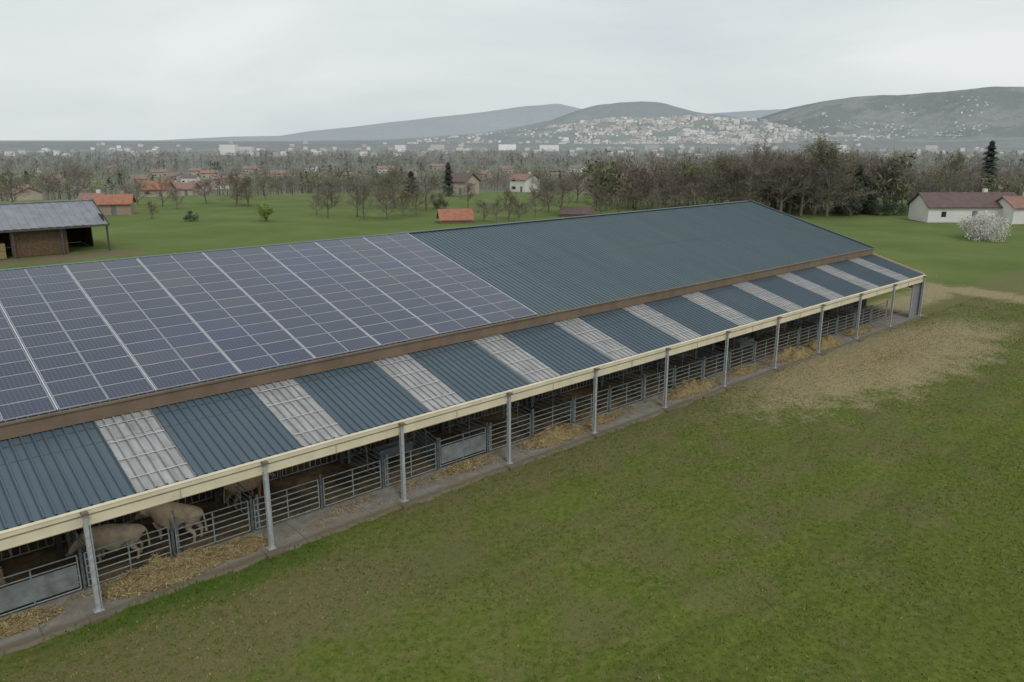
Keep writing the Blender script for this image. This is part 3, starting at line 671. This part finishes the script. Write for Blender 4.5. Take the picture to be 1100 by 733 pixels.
# ------------------------------------------------------------ hills
def hill_layer(prof,D,W,amp=.16,nsc=900.,seed=0):
    A=[];Hh=[]
    for px,py in prof:
        d=ray(px,py); fw=F*cp-(py-366.5)*sp; r=px-550; A.append(math.atan2(r,fw)); Hh.append(CH+D*d[2]/math.hypot(fw,r))
    def H(b,r):
        base=max(0,float(np.interp(b,A,Hh)))+DROP; t=(r-D)/W; t=max(-1,min(1,t)); sh=(.5+.5*math.cos(math.pi*t))**1.1
        x,y=polar(b,r); v=Vector((x/nsc,y/nsc,seed)); nn=mn.fractal(v,.9,2.1,5); rg=1-abs(mn.noise(v*1.3))*2
        return base*sh*(1+amp*nn)+base*.9*(nn*.5+rg*.35-.15)*sh*(1-sh)*1.5-3*(1-sh)-DROP
    return H
def hill_mesh(name,H,D,W,mat,nb=520,nr=60,b0=-.95,b1=.95):
    V=np.zeros((nb*nr,3))
    for i in range(nb):
        b=b0+(b1-b0)*i/(nb-1)
        for j in range(nr):
            r=D-W+2*W*j/(nr-1); x,y=polar(b,r); V[i*nr+j]=(x,y,H(b,r))
    ii,jj=np.meshgrid(np.arange(nb-1),np.arange(nr-1),indexing='ij'); a=(ii*nr+jj).ravel(); o=npmesh(name,V,np.stack([a,a+1,a+nr+1,a+nr],1),4,mat)
    o.data.polygons.foreach_set('use_smooth',[True]*len(o.data.polygons)); return o
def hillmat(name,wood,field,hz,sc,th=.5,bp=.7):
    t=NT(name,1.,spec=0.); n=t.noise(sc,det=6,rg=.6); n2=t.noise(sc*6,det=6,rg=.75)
    c=t.mix(t.sstep(n,th,th+.08),wood,field); c=t.mix(t.math('MULTIPLY',t.sstep(n2,.35,.65),.6),c,tuple(x*.5 for x in wood)); c=t.mix(hz,c,(.42,.465,.495)); t.bump(n2,bp,50.); return t.col(c)  # hz: fixed share of haze painted into the hill colour
far=[(-700,158),(0,156),(150,152),(250,147),(300,146),(330,141),(380,136),(440,129),(500,122),(560,115),(600,112),(628,119),(660,121),(750,123),(800,119),(870,115),(950,112),(1100,112),(1700,112)]
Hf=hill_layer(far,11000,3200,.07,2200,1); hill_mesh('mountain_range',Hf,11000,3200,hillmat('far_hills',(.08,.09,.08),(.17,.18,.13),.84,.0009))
mid=[(-700,160),(100,160),(250,153),(420,150),(520,143),(590,131),(625,120),(645,115),(665,111.5),(690,110),(715,112.5),(745,121),(790,127),(840,130),(900,130),(1100,130),(1700,130)]
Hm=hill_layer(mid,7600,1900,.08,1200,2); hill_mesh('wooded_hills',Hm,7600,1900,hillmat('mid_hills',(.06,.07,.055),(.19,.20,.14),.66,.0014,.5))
rt=[(-700,168),(560,168),(760,146),(810,130),(850,118),(880,112),(915,108),(950,104),(985,103),(1010,101),(1040,97),(1075,93.5),(1110,92),(1200,86),(1700,70)]
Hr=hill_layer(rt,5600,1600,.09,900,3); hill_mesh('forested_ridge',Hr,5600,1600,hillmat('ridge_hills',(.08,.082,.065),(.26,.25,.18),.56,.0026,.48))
tn=[(-700,160),(200,157),(400,154),(480,149),(560,140),(620,133),(690,128),(760,127),(810,130),(845,139),(880,146),(960,148),(1100,148),(1700,147)]
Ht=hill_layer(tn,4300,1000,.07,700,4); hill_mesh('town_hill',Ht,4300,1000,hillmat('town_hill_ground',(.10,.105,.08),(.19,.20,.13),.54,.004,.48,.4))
lo=[(-700,159),(0,158.5),(200,157.5),(420,158),(600,158),(760,157),(830,154),(900,151),(1000,152),(1100,150),(1700,149)]
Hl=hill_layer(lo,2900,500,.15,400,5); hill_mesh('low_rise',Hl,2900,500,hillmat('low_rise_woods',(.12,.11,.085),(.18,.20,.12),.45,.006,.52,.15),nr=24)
# ------------------------------------------------------------ distant town
def town():
    tw=NT('town_walls',.9,spec=.05); i_=tw.node('ShaderNodeNewGeometry').outputs['Random Per Island']; tw.col(tw.ramp(i_,[(0,(.46,.46,.45)),(.5,(.62,.62,.61)),(1,(.84,.84,.83))]))  # wall and roof tones set pale, distance haze already in the colour
    tr_=NT('town_roofs',.9,spec=.05); i_=tr_.node('ShaderNodeNewGeometry').outputs['Random Per Island']; tr_.col(tr_.ramp(i_,[(0,(.31,.29,.27)),(.6,(.43,.38,.35)),(1,(.62,.60,.58))]))
    m=MB(); R=random.Random(5)
    def blk(x,y,z,a,L_,W_,H_,roof=True):
        ca_,sa_=math.cos(a),math.sin(a); T=lambda u,v,w:(x+u*ca_-v*sa_,y+u*sa_+v*ca_,z+w); h,w=L_/2,W_/2; i=len(m.v); rh=W_*.2 if roof else .3
        m.v+= [T(-h,-w,-6),T(h,-w,-6),T(h,w,-6),T(-h,w,-6),T(-h,-w,H_),T(h,-w,H_),T(h,w,H_),T(-h,w,H_)]
        for q in((0,1,5,4),(1,2,6,5),(2,3,7,6),(3,0,4,7)): m.f.append(tuple(i+k for k in q)); m.mi.append(0)
        j=len(m.v); m.v+=[T(-h,-w,H_+.1),T(h,-w,H_+.1),T(h,w,H_+.1),T(-h,w,H_+.1),T(-h,0,H_+rh),T(h,0,H_+rh)]
        for q in((0,1,5,4),(2,3,4,5),(1,2,5),(3,0,4)): m.f.append(tuple(j+k for k in q)); m.mi.append(1)
    n=0
    while n<2400:
        px=R.gauss(735,75) if R.random()<.7 else R.uniform(440,960); b=math.atan((px-550)/858); r=R.uniform(3350,4450)
        if not 440<px<960: continue
        x,y=polar(b,r)
        if mn.noise(Vector((x/130,y/130,9)))<-.10+(.2 if px<600 or px>860 else 0): continue
        big=R.random()<.10; blk(x,y,Ht(b,r),R.uniform(-.9,.9)+R0,R.uniform(18,34) if big else R.uniform(8,15),R.uniform(8,12),R.uniform(9,17) if big else R.uniform(4,8)); n+=1
    n=0
    while n<230:
        px=R.uniform(835,1060); b=math.atan((px-550)/858); r=4150+900*R.random()**1.6; x,y=polar(b,r)
        if mn.noise(Vector((x/200,y/200,4)))<R.uniform(-.1,.35): continue
        blk(x,y,Hr(b,r),R.uniform(-.8,.8)+R0,R.uniform(7,13),R.uniform(6,9),R.uniform(3,6)); n+=1
    for k in range(150):
        px=R.uniform(-60,1150); b=math.atan((px-550)/858); r=R.uniform(1300,2900); x,y=polar(b,r); blk(x,y,max(-DROP,Hl(b,r)),R.uniform(-.6,.6)+R0,R.uniform(9,16),R.uniform(8,10),R.uniform(4,8))
    for px,r,L_,H_ in[(245,1700,30,20),(262,1900,40,14),(590,2100,50,16),(545,2300,50,16),(470,2400,40,15),(885,2100,20,18),(905,2200,18,16),(430,2300,30,15),(700,2300,40,15),(1000,2300,30,15)]:
        b=math.atan((px-550)/858); x,y=polar(b,r); blk(x,y,max(-DROP,Hl(b,r)),R0,L_,20,H_,False)
    m.obj('distant_town',[tw.m,tr_.m])
town()
# ------------------------------------------------------------ light, sky
sun_az=math.radians(250); sun_el=math.radians(48)
w=bpy.data.worlds.new('World'); scene.world=w; w.use_nodes=True; nt=w.node_tree; bg=nt.nodes['Background']; bg.inputs[1].default_value=.1
sk_=nt.nodes.new('ShaderNodeTexSky'); sk_.sky_type='NISHITA'; sk_.sun_disc=False; sk_.sun_elevation=sun_el; sk_.sun_rotation=math.pi/2-sun_az; sk_.air_density=1.; sk_.dust_density=3.
tc=nt.nodes.new('ShaderNodeTexCoord'); mp=nt.nodes.new('ShaderNodeMapping'); mp.inputs['Scale'].default_value=(1.,1.,4.5); nt.links.new(tc.outputs['Generated'],mp.inputs[0])
nz=nt.nodes.new('ShaderNodeTexNoise'); nz.inputs['Scale'].default_value=1.8; nz.inputs['Detail'].default_value=6; nz.inputs['Roughness'].default_value=.5; nz.inputs['Distortion'].default_value=.5; nt.links.new(mp.outputs[0],nz.inputs[0])
cr=nt.nodes.new('ShaderNodeValToRGB'); e=cr.color_ramp.elements; e[0].position=.3; e[0].color=(6.4,7.0,7.3,1); e[1].position=.68; e[1].color=(8.5,8.8,8.8,1); nt.links.new(nz.outputs[0],cr.inputs[0])
mx=nt.nodes.new('ShaderNodeMix'); mx.data_type='RGBA'; mx.inputs[0].default_value=.93; nt.links.new(sk_.outputs[0],mx.inputs[6]); nt.links.new(cr.outputs[0],mx.inputs[7]); nt.links.new(mx.outputs[2],bg.inputs[0])
L_=bpy.data.lights.new('overcast_sun','SUN'); L_.energy=1.0; L_.angle=math.radians(14); L_.color=(1,.96,.9); so=bpy.data.objects.new('overcast_sun',L_); scene.collection.objects.link(so)
dv=Vector((math.cos(sun_az)*math.cos(sun_el),math.sin(sun_az)*math.cos(sun_el),math.sin(sun_el))); so.rotation_euler=dv.to_track_quat('Z','Y').to_euler(); so.location=(0,-20,60)
# ------------------------------------------------------------ camera
cam=bpy.data.cameras.new('camera'); cam.sensor_width=36; cam.lens=F/1100*36; cam.clip_end=90000; cam.clip_start=.5
co=bpy.data.objects.new('camera',cam); co.location=(0,0,CH); co.rotation_euler=(math.pi/2-P,0,AZ-math.pi/2); scene.collection.objects.link(co); scene.camera=co
